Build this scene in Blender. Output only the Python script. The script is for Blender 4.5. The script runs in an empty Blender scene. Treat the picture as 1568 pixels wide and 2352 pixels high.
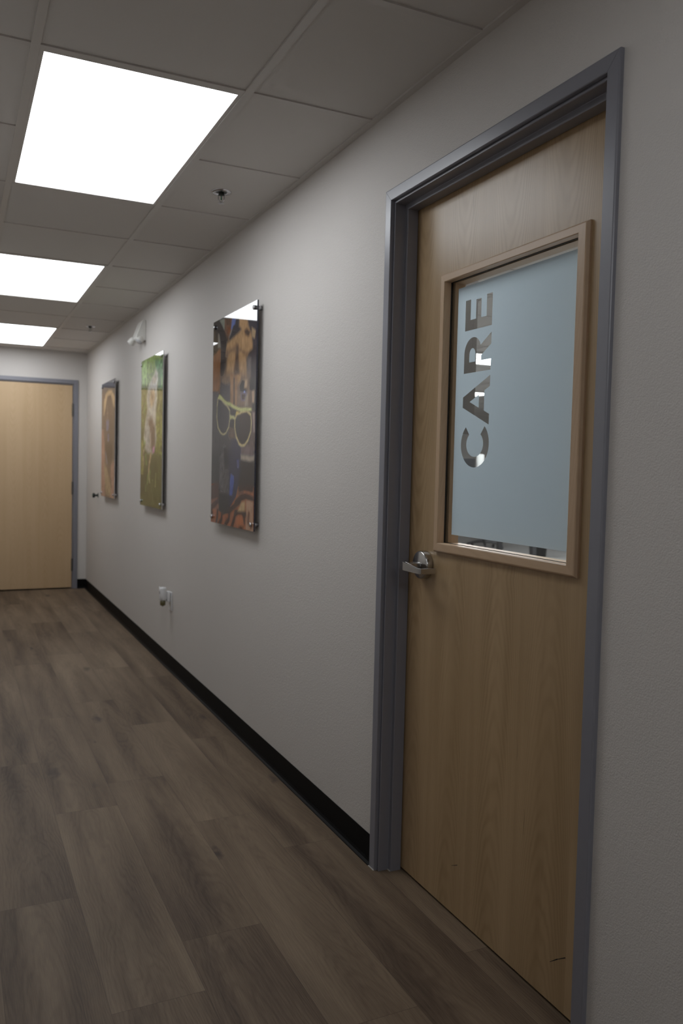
import bpy, bmesh, math, random
import numpy as np
from mathutils import Vector, Matrix
random.seed(7); np.random.seed(7)
S = bpy.context.scene
COL = S.collection
PI = math.pi

# ------------------------------------------------------------------ measures
H = 2.419            # suspended ceiling
YF = 8.804           # end wall of the corridor
XL = -1.476           # left wall
YB = -5.6            # wall behind the camera
TX = (-0.436, -1.0395)          # main tees
Y0 = 2.4248; SP = 0.6105               # cross tees
DY0, DY1, DZT = 1.3205, 2.3262, 2.170  # near door casing, outer edges
WT = 0.13            # wall thickness
XD = 0.075           # near door face

# ------------------------------------------------------------------ helpers
def lin(c):
    o = []
    for v in c:
        v = v/255.0
        o.append(v/12.92 if v <= .04045 else ((v+.055)/1.055)**2.4)
    return tuple(o)

def obj(name, bm, mat=None, parent=None, smooth=False):
    me = bpy.data.meshes.new(name)
    bmesh.ops.recalc_face_normals(bm, faces=bm.faces)
    bm.to_mesh(me); bm.free()
    if smooth:
        for p in me.polygons: p.use_smooth = True
    o = bpy.data.objects.new(name, me); COL.objects.link(o)
    if mat is not None: me.materials.append(mat)
    if parent is not None: o.parent = parent
    return o

def tag(o, label=None, cat=None, group=None, kind=None):
    if label: o['label'] = label
    if cat: o['category'] = cat
    if group: o['group'] = group
    if kind: o['kind'] = kind
    return o

def empty(name, loc=(0, 0, 0), rotz=0.0):
    o = bpy.data.objects.new(name, None); COL.objects.link(o)
    o.empty_display_size = .05
    o.location = loc; o.rotation_euler = (0, 0, rotz)
    return o

def copy_tree(o, parent=None):
    c = o.copy(); COL.objects.link(c)
    if parent is not None: c.parent = parent
    for ch in [x for x in bpy.data.objects if x.parent == o and x != c]:
        copy_tree(ch, c)
    return c

def box(bm, x0, x1, y0, y1, z0, z1, bev=0.0, seg=2):
    v = [bm.verts.new((x, y, z)) for x in (x0, x1) for y in (y0, y1) for z in (z0, z1)]
    idx = [(0, 1, 3, 2), (4, 6, 7, 5), (0, 4, 5, 1), (2, 3, 7, 6), (0, 2, 6, 4), (1, 5, 7, 3)]
    fs = [bm.faces.new([v[i] for i in f]) for f in idx]
    if bev > 0:
        es = list({e for f in fs for e in f.edges})
        bmesh.ops.bevel(bm, geom=es, offset=bev, segments=seg, profile=.5, affect='EDGES')
    return fs

def prism(bm, pts, a0, a1, axis, bev=0.0):
    """extrude a 2-D outline along an axis: axis 'y': pts are (x,z); 'z': (x,y); 'x': (y,z)"""
    def P(p, a):
        return {'y': (p[0], a, p[1]), 'z': (p[0], p[1], a), 'x': (a, p[0], p[1])}[axis]
    A = [bm.verts.new(P(p, a0)) for p in pts]; B = [bm.verts.new(P(p, a1)) for p in pts]
    n = len(pts)
    fs = [bm.faces.new(A), bm.faces.new(B[::-1])]
    for i in range(n):
        fs.append(bm.faces.new([A[i], B[i], B[(i+1) % n], A[(i+1) % n]]))
    if bev > 0:
        bmesh.ops.recalc_face_normals(bm, faces=fs)
        es = list({e for f in fs for e in f.edges})
        bmesh.ops.bevel(bm, geom=es, offset=bev, segments=2, profile=.5, affect='EDGES')
    return fs

def lathe(bm, prof, n=32, c=(0, 0, 0), axis='z'):
    """prof: list of (radius, height) along the axis"""
    rings = []
    for r, h in prof:
        ring = []
        for i in range(n):
            a = 2*PI*i/n
            u, w = r*math.cos(a), r*math.sin(a)
            p = {'z': (u, w, h), 'x': (h, u, w), 'y': (u, h, w)}[axis]
            ring.append(bm.verts.new((p[0]+c[0], p[1]+c[1], p[2]+c[2])))
        rings.append(ring)
    for a, b in zip(rings[:-1], rings[1:]):
        for i in range(n):
            bm.faces.new([a[i], a[(i+1) % n], b[(i+1) % n], b[i]])
    if prof[0][0] > 1e-6: bm.faces.new(rings[0][::-1])
    if prof[-1][0] > 1e-6: bm.faces.new(rings[-1])

def tube(bm, pts, r, n=10):
    pts = [Vector(p) for p in pts]; rings = []
    for i, p in enumerate(pts):
        d = (pts[min(i+1, len(pts)-1)] - pts[max(i-1, 0)]).normalized()
        a = d.orthogonal().normalized(); b = d.cross(a)
        if rings:
            a = (pa - d*pa.dot(d)).normalized(); b = d.cross(a)
        pa = a
        rr = r[i] if isinstance(r, (list, tuple)) else r
        rings.append([bm.verts.new(p + a*rr*math.cos(2*PI*k/n) + b*rr*math.sin(2*PI*k/n)) for k in range(n)])
    for A, B in zip(rings[:-1], rings[1:]):
        for k in range(n): bm.faces.new([A[k], A[(k+1) % n], B[(k+1) % n], B[k]])
    bm.faces.new(rings[0][::-1]); bm.faces.new(rings[-1])

# ------------------------------------------------------------------ materials
class N:
    def __init__(s, name):
        s.m = bpy.data.materials.new(name); s.m.use_nodes = True
        s.t = s.m.node_tree; s.t.nodes.clear()
        s.out = s.n('ShaderNodeOutputMaterial')
    def n(s, typ, **kw):
        nd = s.t.nodes.new(typ)
        for k, v in kw.items(): setattr(nd, k, v)
        return nd
    def l(s, a, b): s.t.links.new(a, b)
    def val(s, sock, v):
        if isinstance(v, bpy.types.NodeSocket): s.l(v, sock)
        elif isinstance(v, (tuple, list)) and len(v) == 3 and sock.type == 'RGBA': sock.default_value = (*v, 1)
        else: sock.default_value = v
    def math(s, op, a, b=0.0, c=0.0):
        nd = s.n('ShaderNodeMath', operation=op)
        for i, v in enumerate((a, b, c)): s.val(nd.inputs[i], v)
        return nd.outputs[0]
    def mix(s, f, a, b, blend='MIX'):
        nd = s.n('ShaderNodeMix', data_type='RGBA', blend_type=blend)
        s.val(nd.inputs['Factor'], f); s.val(nd.inputs[6], a); s.val(nd.inputs[7], b)
        return nd.outputs[2]
    def noise(s, vec, scale, detail=3, rough=.5, dist=0.0):
        nd = s.n('ShaderNodeTexNoise')
        if vec is not None: s.l(vec, nd.inputs['Vector'])
        nd.inputs['Scale'].default_value = scale; nd.inputs['Detail'].default_value = detail
        nd.inputs['Roughness'].default_value = rough; nd.inputs['Distortion'].default_value = dist
        return nd.outputs['Fac']
    def ramp(s, fac, stops):
        nd = s.n('ShaderNodeValToRGB'); s.l(fac, nd.inputs[0])
        els = nd.color_ramp.elements
        while len(els) < len(stops): els.new(.5)
        for e, (p, c) in zip(els, stops):
            e.position = p; e.color = (*c, 1) if len(c) == 3 else c
        return nd.outputs[0]
    def comb(s, x, y, z):
        nd = s.n('ShaderNodeCombineXYZ')
        for i, v in enumerate((x, y, z)): s.val(nd.inputs[i], v)
        return nd.outputs[0]
    def sep(s, v):
        nd = s.n('ShaderNodeSeparateXYZ'); s.l(v, nd.inputs[0]); return nd.outputs
    def bump(s, h, strength=.3, dist=.002):
        nd = s.n('ShaderNodeBump'); nd.inputs['Strength'].default_value = strength
        nd.inputs['Distance'].default_value = dist; s.l(h, nd.inputs['Height']); return nd.outputs[0]
    def pbr(s, color=(.5, .5, .5), rough=.5, metal=0.0, spec=.5, normal=None, coat=0.0, coat_rough=.03):
        b = s.n('ShaderNodeBsdfPrincipled')
        s.val(b.inputs['Base Color'], color); s.val(b.inputs['Roughness'], rough)
        b.inputs['Metallic'].default_value = metal; b.inputs['Specular IOR Level'].default_value = spec
        b.inputs['Coat Weight'].default_value = coat; b.inputs['Coat Roughness'].default_value = coat_rough
        if normal is not None: s.l(normal, b.inputs['Normal'])
        s.l(b.outputs[0], s.out.inputs[0]); return b

def plain(name, color, rough=.5, metal=0.0, spec=.5, coat=0.0, noise_amt=.06, noise_scale=40):
    m = N(name); tc = m.n('ShaderNodeTexCoord').outputs['Object']
    f = m.noise(tc, noise_scale, 2)
    c = m.mix(f, tuple(v*(1-noise_amt) for v in color), tuple(min(1, v*(1+noise_amt)) for v in color))
    m.pbr(c, rough, metal, spec, coat=coat); return m.m

def mat_wall(name, color):
    m = N(name); tc = m.n('ShaderNodeTexCoord').outputs['Object']
    f = m.noise(tc, 270, 3, .55); g = m.noise(tc, 95, 2, .5)
    h = m.math('ADD', m.math('MULTIPLY', f, .8), m.math('MULTIPLY', g, .5))
    big = m.noise(tc, 1.3, 3)
    c = m.mix(big, tuple(v*.97 for v in color), tuple(v*1.02 for v in color))
    m.pbr(c, .62, spec=.35, normal=m.bump(h, .8, .0019)); return m.m

def mat_wood(name, dark, light, leafw=.16, contrast=1.0, streak=True, off=0.0, tone=.5, leafc=.22, th=.74):
    """veneer: UV u across the grain in metres, v along the grain"""
    m = N(name); uv = m.n('ShaderNodeTexCoord').outputs['UV']
    u, v, _ = m.sep(uv)
    u = m.math('ADD', u, off)
    leaf = m.math('FLOOR', m.math('DIVIDE', u, leafw))
    wn = m.n('ShaderNodeTexWhiteNoise', noise_dimensions='1D'); m.l(leaf, wn.inputs['W'])
    r = wn.outputs['Value']
    lu = m.math('SUBTRACT', m.math('MULTIPLY', m.math('FRACT', m.math('DIVIDE', u, leafw)), leafw), leafw*.45)
    # cathedral figure: nested arches around the heart of every leaf, fading in and out
    warp = m.noise(m.comb(m.math('MULTIPLY', u, 13.0), m.math('MULTIPLY', v, 3.0), m.math('MULTIPLY', r, 9.0)), 1.0, 3, .55, .3)
    fine = m.noise(m.comb(m.math('MULTIPLY', u, 60.0), m.math('MULTIPLY', v, 26.0), r), 1.0, 2, .5)
    vv = m.math('ADD', m.math('ABSOLUTE', m.math('SUBTRACT', v, 1.02)), m.math('MULTIPLY', r, 3.0))
    ph = m.math('SUBTRACT', m.math('MULTIPLY', vv, 80.0), m.math('MULTIPLY', m.math('MULTIPLY', lu, lu), 5200.0))
    ph = m.math('ADD', ph, m.math('ADD', m.math('MULTIPLY', warp, 15.0), m.math('MULTIPLY', fine, 2.2)))
    ring = m.math('POWER', m.math('ADD', m.math('MULTIPLY', m.math('SINE', ph), .5), .5), 1.6)
    fade = m.noise(m.comb(m.math('MULTIPLY', u, 9.0), m.math('MULTIPLY', v, 2.4), 5.0), 1.0, 2, .5)
    ring = m.math('MULTIPLY', ring, m.math('MAXIMUM', 0.0, m.math('MULTIPLY', m.math('SUBTRACT', fade, .30), 2.4)))
    soft = m.noise(m.comb(m.math('MULTIPLY', u, 22.0), m.math('MULTIPLY', v, 1.0), m.math('MULTIPLY', r, 7.0)), 1.0, 3, .5)
    fib = m.noise(m.comb(m.math('MULTIPLY', u, 520.0), m.math('MULTIPLY', v, 12.0), 0.0), 1.0, 2, .5)
    t = m.math('ADD', m.math('MULTIPLY', m.math('SUBTRACT', soft, .5), .75*contrast), tone)
    t = m.math('ADD', t, m.math('MULTIPLY', m.math('SUBTRACT', r, .5), leafc))
    t = m.math('SUBTRACT', t, m.math('MULTIPLY', ring, .30*contrast))
    t = m.math('ADD', t, m.math('MULTIPLY', m.math('SUBTRACT', fib, .5), .12*contrast))
    c = m.ramp(t, [(.0, dark), (1.0, light)])
    if streak:
        st = m.noise(m.comb(m.math('MULTIPLY', u, 110.0), m.math('MULTIPLY', v, 4.2), 7.0), 1.0, 2, .5)
        k = m.n('ShaderNodeMapRange'); m.l(st, k.inputs[0])
        k.inputs[1].default_value = th; k.inputs[2].default_value = th+.03
        c = m.mix(m.math('MULTIPLY', k.outputs[0], .55), c, tuple(x*.45 for x in dark))
    b = m.pbr(c, .33, spec=.42, normal=m.bump(fib, .05, .0006)); return m.m

def mat_floor(name):
    m = N(name); uv = m.n('ShaderNodeTexCoord').outputs['UV']
    u, v, _ = m.sep(uv)                       # u across the plank (0..pw), v along it (0..pl)
    at = m.n('ShaderNodeAttribute', attribute_name='plank'); pr, pg, pb = m.sep(at.outputs['Vector'])
    uu = m.math('ADD', u, m.math('MULTIPLY', pr, 31.0)); vv = m.math('ADD', v, m.math('MULTIPLY', pg, 57.0))
    warp = m.noise(m.comb(m.math('MULTIPLY', uu, 7.0), m.math('MULTIPLY', vv, 1.6), 0.0), 1.0, 3, .55, .6)
    lu = m.math('SUBTRACT', u, m.math('ADD', .06, m.math('MULTIPLY', pb, .11)))
    ph = m.math('ADD', m.math('MULTIPLY', m.math('MULTIPLY', lu, lu), 120.0), m.math('ADD', m.math('MULTIPLY', vv, .7), m.math('MULTIPLY', warp, 1.7)))
    ring = m.math('POWER', m.math('ADD', m.math('MULTIPLY', m.math('SINE', m.math('MULTIPLY', ph, 34.0)), .5), .5), 2.0)
    fib = m.noise(m.comb(m.math('MULTIPLY', uu, 420.0), m.math('MULTIPLY', vv, 16.0), 0.0), 1.0, 3, .6)
    heart = m.noise(m.comb(m.math('MULTIPLY', uu, 10.0), m.math('MULTIPLY', vv, .85), 4.0), 1.0, 3, .55, .2)
    t = m.math('ADD', .5, m.math('MULTIPLY', m.math('SUBTRACT', heart, .48), 1.75))
    t = m.math('ADD', t, m.math('MULTIPLY', m.math('SUBTRACT', pr, .5), .30))
    t = m.math('SUBTRACT', t, m.math('MULTIPLY', ring, .11))
    t = m.math('ADD', t, m.math('MULTIPLY', m.math('SUBTRACT', fib, .5), .70))
    c = m.ramp(t, [(.0, (.052, .033, .022)), (.42, (.125, .088, .058)), (1.0, (.215, .160, .108))])
    # knots
    vo = m.n('ShaderNodeTexVoronoi', feature='F1'); vo.inputs['Scale'].default_value = 1.0
    dis = m.noise(m.comb(m.math('MULTIPLY', uu, 30.0), m.math('MULTIPLY', vv, 22.0), 0.0), 1.0, 2)
    m.l(m.comb(m.math('ADD', m.math('MULTIPLY', uu, 6.5), m.math('MULTIPLY', dis, .30)), m.math('ADD', m.math('MULTIPLY', vv, 2.3), m.math('MULTIPLY', dis, .16)), 0.0), vo.inputs['Vector'])
    wr = m.sep(vo.outputs['Color'])[0]
    rad = m.math('ADD', .03, m.math('MULTIPLY', m.math('POWER', wr, 2.5), .24))
    k = m.math('SUBTRACT', 1.0, m.math('DIVIDE', vo.outputs['Distance'], rad)); k = m.math('MAXIMUM', k, 0.0)
    k = m.math('MINIMUM', m.math('MULTIPLY', k, 1.3), .80)
    c = m.mix(k, c, (.030, .022, .021))
    # plank edges
    e1 = m.math('MINIMUM', u, m.math('SUBTRACT', .2275, u)); e2 = m.math('MINIMUM', v, m.math('SUBTRACT', 1.21, v))
    e = m.math('LESS_THAN', m.math('MINIMUM', e1, e2), .0011)
    c = m.mix(m.math('MULTIPLY', e, .38), c, (.028, .020, .016))
    m.pbr(c, m.math('ADD', .46, m.math('MULTIPLY', fib, .16)), spec=.25, normal=m.bump(fib, .12, .0008)); return m.m

def mat_emit(name, color, strength):
    m = N(name); e = m.n('ShaderNodeEmission'); e.inputs[0].default_value = (*color, 1); e.inputs[1].default_value = strength
    m.l(e.outputs[0], m.out.inputs[0]); return m.m

def mat_glass(name, tint=(.93, .95, .95)):
    m = N(name); tr = m.n('ShaderNodeBsdfTransparent'); tr.inputs[0].default_value = (*tint, 1)
    gl = m.n('ShaderNodeBsdfGlossy'); gl.inputs['Roughness'].default_value = .0
    fr = m.n('ShaderNodeFresnel'); ge = m.n('ShaderNodeNewGeometry'); m.l(m.math('ADD', 1.45, m.math('MULTIPLY', ge.outputs['Backfacing'], 1/1.45-1.45)), fr.inputs[0])
    mx = m.n('ShaderNodeMixShader'); m.l(fr.outputs[0], mx.inputs[0]); m.l(tr.outputs[0], mx.inputs[1]); m.l(gl.outputs[0], mx.inputs[2])
    m.l(mx.outputs[0], m.out.inputs[0]); return m.m

def mat_film(name):
    m = N(name); d = m.n('ShaderNodeBsdfDiffuse'); t = m.n('ShaderNodeBsdfTranslucent')
    tc = m.n('ShaderNodeTexCoord').outputs['Object']; f = m.noise(tc, 900, 2)
    col = m.mix(f, FILM_D, tuple(v*1.04 for v in FILM_D))
    m.l(col, d.inputs[0]); t.inputs[0].default_value = (*FILM_T, 1)
    mx = m.n('ShaderNodeMixShader'); mx.inputs[0].default_value = .62
    m.l(d.outputs[0], mx.inputs[1]); m.l(t.outputs[0], mx.inputs[2])
    m.l(mx.outputs[0], m.out.inputs[0]); return m.m

def mat_print(name):
    m = N(name); at = m.n('ShaderNodeAttribute', attribute_name='print')
    m.pbr(at.outputs['Color'], .5, spec=0.0, coat=1.0, coat_rough=.012); return m.m

FILM_D = (.40, .465, .485); FILM_T = (.335, .382, .418)
LIGHT = 6.0; LIGHT2 = 19.0
M = dict(
    wall=mat_wall('greige_wall_paint', (.60, .572, .545)),
    wall_dim=mat_wall('greige_wall_paint_near', (.60, .572, .545)),
    tile=plain('ceiling_tile', (.60, .575, .55), .8, spec=.2, noise_amt=.03, noise_scale=300),
    grid=plain('ceiling_grid_metal', (.56, .535, .51), .45, spec=.4, noise_amt=.01),
    floor=mat_floor('oak_plank_vinyl'),
    rubber=plain('black_rubber_base', (.003, .003, .0033), .55, spec=.12),
    frame=plain('blue_grey_frame_paint', (.205, .205, .236), .31, spec=.7, noise_amt=.03),
    maple=mat_wood('maple_door_veneer', (.265, .170, .080), (.515, .368, .215), .215, 1.0, True, .03),
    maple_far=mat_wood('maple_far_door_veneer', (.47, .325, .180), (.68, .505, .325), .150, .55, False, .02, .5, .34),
    maple_solid=mat_wood('maple_solid_trim', (.400, .265, .155), (.610, .445, .300), .5, .6, True, .41),
    glass=mat_glass('clear_glass'), film=mat_film('frosted_film'),
    gasket=plain('black_gasket', (.012, .011, .011), .6),
    steel=plain('satin_chrome', (.50, .49, .48), .24, 1.0, noise_amt=.03),
    steel_dark=plain('dark_bronze', (.03, .035, .03), .4, .3),
    hinge=plain('dull_nickel_hinge', (.16, .155, .15), .35, .8),
    chrome=plain('polished_chrome', (.55, .55, .57), .10, 1.0),
    acrylic=plain('clear_acrylic_edge', (.42, .40, .40), .15, coat=.6),
    acrylic_dark=plain('navy_acrylic_edge', (.016, .016, .035), .2, coat=.6),
    photo=mat_print('glossy_photo_print'),
    white=plain('white_plastic', (.72, .72, .73), .35),
    offwhite=plain('ivory_plastic', (.66, .65, .62), .45),
    lens=plain('clear_lamp_lens', (.55, .56, .58), .1, coat=1.0),
    oil=plain('amber_fragrance_oil', (.10, .085, .03), .12, coat=1.0),
    green=plain('green_glass_bulb', (.0, .12, .06), .15, coat=.5),
    light=mat_emit('led_panel_diffuser', (.93, .965, 1.0), LIGHT),
    light_near=mat_emit('led_panel_diffuser_dimmed', (.93, .965, 1.0), LIGHT*.27),
    light_back=mat_emit('led_panel_diffuser_bright', (.93, .965, 1.0), LIGHT*1.55),  # unseen panel added behind the viewer, brightened to light the door jamb
    light2=mat_emit('led_panel_diffuser_room', (.955, .98, 1.0), LIGHT2),
    paper=plain('paper_roll', (.40, .40, .39), .8),
    caulk=plain('white_caulk', (.42, .40, .37), .7),
    room_floor=plain('pale_grey_vinyl', (.40, .39, .38), .5),
    cab=plain('dark_taupe_laminate', (.085, .075, .068), .45),
    black=plain('black_plastic', (.012, .012, .014), .4),
    mesh=plain('black_fabric', (.02, .02, .022), .9),
    screen=plain('grey_equipment', (.06, .06, .065), .35),
)

# ------------------------------------------------------------------ setting: corridor shell
bm = bmesh.new()
# corridor wall with the door opening, three blocks
box(bm, 0, WT, YB, DY0+.03, 0, 2.9)
box(bm, 0, WT, DY1-.03, 14.0, 0, 2.9)
box(bm, 0, WT, DY0+.03, DY1-.03, DZT-.03, 2.9)
tag(obj('wall_right', bm, M['wall']), 'greige textured wall holding the pictures and the CARE door', 'wall', kind='structure')
bm = bmesh.new(); box(bm, XL-.12, XL, YB, YF, 0, 2.9)
tag(obj('wall_left', bm, M['wall_dim']), 'greige wall on the left side of the corridor', 'wall', kind='structure')
bm = bmesh.new(); box(bm, XL-.12, WT, YB-.12, YB, 0, 2.9)
tag(obj('wall_near', bm, M['wall_dim']), 'greige wall closing the corridor behind the viewer', 'wall', kind='structure')
# end wall with the far door opening
FX1, FX0, FZT = -.0875, -1.115, 2.142      # far casing outer edges
bm = bmesh.new()
box(bm, FX1-.03, 0, YF, YF+WT, 0, 2.9)
box(bm, XL-.12, FX0+.03, YF, YF+WT, 0, 2.9)
box(bm, FX0+.03, FX1-.03, YF, YF+WT, FZT-.03, 2.9)
tag(obj('wall_far', bm, M['wall']), 'greige end wall around the far wooden door', 'wall', kind='structure')

# floor: one quad per plank, each with its own grain
PW, PL = .2275, 1.21
def plank_floor():
    bm = bmesh.new(); uvl = bm.loops.layers.uv.new('UVMap'); cl = bm.loops.layers.float_color.new('plank')
    fixed = {0: 2.49, 1: 3.12, 2: 3.35, 3: 4.07, 4: 2.55, 5: 3.0}     # end joint seen in each row
    for k in range(-5, 6):
        xa = -1.133 + k*PW; xb = xa + PW
        xa_, xb_ = max(xa, XL-.05), min(xb, .115)
        if xb_ <= xa_: continue
        j0 = fixed.get(k, random.uniform(2, 3.2))
        j0 -= PL*math.ceil((j0-YB)/PL)
        y = j0
        while y < YF+.1:
            ya, yb = max(y, YB-.05), min(y+PL, YF+.1)
            if yb > ya:
                col = (random.random(), random.random(), random.random(), 1)
                vs = [bm.verts.new(p) for p in ((xa_, ya, 0), (xb_, ya, 0), (xb_, yb, 0), (xa_, yb, 0))]
                f = bm.faces.new(vs)
                for lp in f.loops:
                    lp[uvl].uv = (lp.vert.co.x-xa, lp.vert.co.y-y); lp[cl] = col
            y += PL
    vs = [bm.verts.new(p) for p in ((XL-.05, YB-.05, -.1), (.115, YB-.05, -.1), (.115, YF+.1, -.1), (XL-.05, YF+.1, -.1))]
    bm.faces.new(vs)
    return bm
bmf = plank_floor()
me = bpy.data.meshes.new('floor'); bmf.to_mesh(me); bmf.free(); me.materials.append(M['floor'])
fl = bpy.data.objects.new('floor', me); COL.objects.link(fl)
tag(fl, 'grey-brown oak plank floor running down the corridor', 'floor', kind='structure')

# ceiling: tiles laid in a tee grid
def ys(k): return Y0 + k*SP
xs = [XL, TX[1], TX[0], 0.0]
lights_k = (-8, -4, 0, 4, 8)
bm = bmesh.new()
for i in range(3):
    for k in range(-14, 11):
        if i == 1 and any(k in (q, q+1) for q in lights_k): continue
        y0, y1 = max(ys(k), YB), min(ys(k+1), YF)
        if y1 <= y0: continue
        box(bm, xs[i]+.004, xs[i+1]-.004, y0+.004, y1-.004, H+.0055, H+.021)
ceil = tag(obj('ceiling', bm, M['tile']), 'suspended ceiling of pale grey tiles', 'ceiling', kind='structure')
bm = bmesh.new()
for x in TX: box(bm, x-.012, x+.012, YB, YF, H, H+.030)
for i in range(3):
    a = xs[i]+(.012 if i else .022); b = xs[i+1]-(.012 if i < 2 else .022)
    for k in range(-14, 11):
        if i == 1 and (k-1) in lights_k: continue
        if ys(k) < YF-.03: box(bm, a, b, ys(k)-.012, ys(k)+.012, H+.001, H+.028)
box(bm, -.022, 0, YB, YF, H-.0005, H+.028); box(bm, XL, XL+.022, YB, YF, H-.0005, H+.028)
box(bm, XL+.022, -.022, YF-.022, YF, H-.0005, H+.028); box(bm, XL+.022, -.022, YB, YB+.022, H-.0005, H+.028)
obj('ceiling_grid', bm, M['grid'], ceil)
bm = bmesh.new(); box(bm, XL-.1, .1, YB-.1, YF+.1, 2.86, 2.9)
tag(obj('ceiling', bm, M['tile'], ceil), kind='structure').name = 'ceiling_deck'

# black rubber cove base
def cove(bm, x, y0, y1):
    pts = [(x, .0955), (x-.0025, .0965), (x-.0035, .094), (x-.0035, .017), (x-.007, .008), (x-.014, .003), (x-.015, .0), (x, .0)]
    prism(bm, pts, y0, y1, 'y')
bm = bmesh.new(); cove(bm, 0, YB, DY0-.0005); cove(bm, 0, DY1+.0005, YF)
tag(obj('baseboard_right', bm, M['rubber']), 'black rubber base along the picture wall', 'baseboard', kind='structure')
bm = bmesh.new()
for x0, x1 in ((FX1, -.0035), (XL+.0035, FX0)):
    prism(bm, [(YF, .0955), (YF-.0025, .0965), (YF-.0035, .094), (YF-.0035, .017), (YF-.007, .008), (YF-.014, .003), (YF-.015, 0), (YF, 0)], x0, x1, 'x')
tag(obj('baseboard_far', bm, M['rubber']), 'black rubber base at the end wall beside the far door', 'baseboard', kind='structure')
bm = bmesh.new(); prism(bm, [(XL, .0955), (XL+.0035, .094), (XL+.0035, .017), (XL+.014, .003), (XL+.015, 0), (XL, 0)], YB, YF, 'y')
tag(obj('baseboard_left', bm, M['rubber']), 'black rubber base along the left wall', 'baseboard', kind='structure')

# ------------------------------------------------------------------ near door frame (trim_1)
CW = .0365           # casing face width
t1 = tag(empty('trim_1', (0, (DY0+DY1)/2, 0)), 'blue-grey metal frame around the CARE door', 'door frame', kind='structure')
def loc(bm, o):      # meshes below are written in world coordinates
    bmesh.ops.translate(bm, verts=bm.verts, vec=-Vector(o.location)); return bm
def mitred(bm, prof, y0, y1, zt, side='r', x_out=0.0, cfar=None):
    """run a profile (x, offset from the outer edge) up one jamb, across the head and down the other.
       cfar: for an end wall, swap the axes"""
    rows = []
    for y_, z_, sy, sz in ((y0, 0, 1, 0), (y0, zt, 1, -1), (y1, zt, -1, -1), (y1, 0, -1, 0)):
        ring = []
        for x, o in prof:
            a, b = y_+sy*o, z_+sz*o
            ring.append(bm.verts.new((x, a, b) if cfar is None else (a, cfar+x, b)))
        rows.append(ring)
    n = len(prof)
    for A, B in zip(rows[:-1], rows[1:]):
        for i in range(n):
            bm.faces.new([A[i], A[(i+1) % n], B[(i+1) % n], B[i]])
    bm.faces.new(rows[0]); bm.faces.new(rows[-1][::-1])
casing = [(0, 0), (-.0085, 0), (-.0108, .0012), (-.0115, .0035), (-.0115, CW-.0015), (-.010, CW), (.006, CW), (.006, CW-.004), (0, CW-.004)]
def casing_members(prof, y0, y1, zt, parent, mat, cfar=None):
    """the proud face trim as three mitred lengths: two sides and a head, hairline joints between them"""
    pts = [((y0, 0), (1, 0)), ((y0, zt), (1, -1)), ((y1, zt), (-1, -1)), ((y1, 0), (-1, 0))]
    g = .00045
    for i, nm in enumerate(('side_casing', 'head_casing', 'side_casing')):
        bm = bmesh.new(); rows = []
        for e in (i, i+1):
            (y_, z_), (sy, sz) = pts[e]; ring = []
            if e == 1: off = (0, -g) if i == 0 else (g, 0)
            elif e == 2: off = (-g, 0) if i == 1 else (0, -g)
            else: off = (0, 0)
            for x, o in prof:
                a, b = y_+sy*o+off[0], z_+sz*o+off[1]
                ring.append(bm.verts.new((x, a, b) if cfar is None else (a, cfar+x, b)))
            rows.append(ring)
        n = len(prof)
        for k in range(n):
            bm.faces.new([rows[0][k], rows[0][(k+1) % n], rows[1][(k+1) % n], rows[1][k]])
        bm.faces.new(rows[0]); bm.faces.new(rows[1][::-1])
        obj(nm, loc(bm, parent), mat, parent)
casing_members(casing, DY0, DY1, DZT, t1, M['frame'])
jx = .036
jamb = [(.112, .030), (.012, .030), (.001, .0385), (.001, .0415), (-.0005, .0435), (-.0005, .0448), (.0012, .0462), (jx-.001, .0462), (jx, .0474), (jx, .0610), (jx+.0012, .0625), (XD-.003, .0625), (XD-.003, .046), (.112, .046)]
bm = bmesh.new(); mitred(bm, jamb, DY0, DY1, DZT)
obj('jamb', loc(bm, t1), M['frame'], t1)
bm = bmesh.new()
for ya, yb, xa, xb in ((DY1-.036, DY1+.001, -.0145, -.0112), (DY1-.062, DY1-.045, jx-.004, jx-.0005)):
    box(bm, xa, xb, ya, yb, 0.0002, .0022)
obj('caulk_bead', loc(bm, t1), M['caulk'], t1)

# ------------------------------------------------------------------ near door (door_1)
d1 = tag(empty('door_1', (XD, (DY0+DY1)/2, 0)), 'maple door with a frosted CARE window, right foreground', 'door', kind='structure')
LY0, LY1, LZ0, LZ1 = DY0+.0485, DY1-.0485, .008, DZT-.0485
OY0, OY1, OZ0, OZ1 = 1.494, 2.096, 1.068, 1.866       # cut-out for the window
TH = .044
def uvset(bm, fn):
    uvl = bm.loops.layers.uv.verify()
    for f in bm.faces:
        for lp in f.loops: lp[uvl].uv = fn(lp.vert.co, f)
bm = bmesh.new()
o = [(LY0, LZ0), (LY1, LZ0), (LY1, LZ1), (LY0, LZ1)]; q = [(OY0, OZ0), (OY1, OZ0), (OY1, OZ1), (OY0, OZ1)]
V = {}
for nm, pts in (('o', o), ('q', q)):
    for i, (y, z) in enumerate(pts):
        for x in (XD, XD+TH): V[nm, i, x] = bm.verts.new((x, y, z))
for i in range(4):
    j = (i+1) % 4
    for x in (XD, XD+TH): bm.faces.new([V['o', i, x], V['o', j, x], V['q', j, x], V['q', i, x]])
    bm.faces.new([V['o', i, XD], V['o', j, XD], V['o', j, XD+TH], V['o', i, XD+TH]])
    bm.faces.new([V['q', i, XD], V['q', j, XD], V['q', j, XD+TH], V['q', i, XD+TH]])
uvset(bm, lambda c, f: (c.y, c.z))
leaf = obj('door_leaf', loc(bm, d1), M['maple'], d1)
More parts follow.
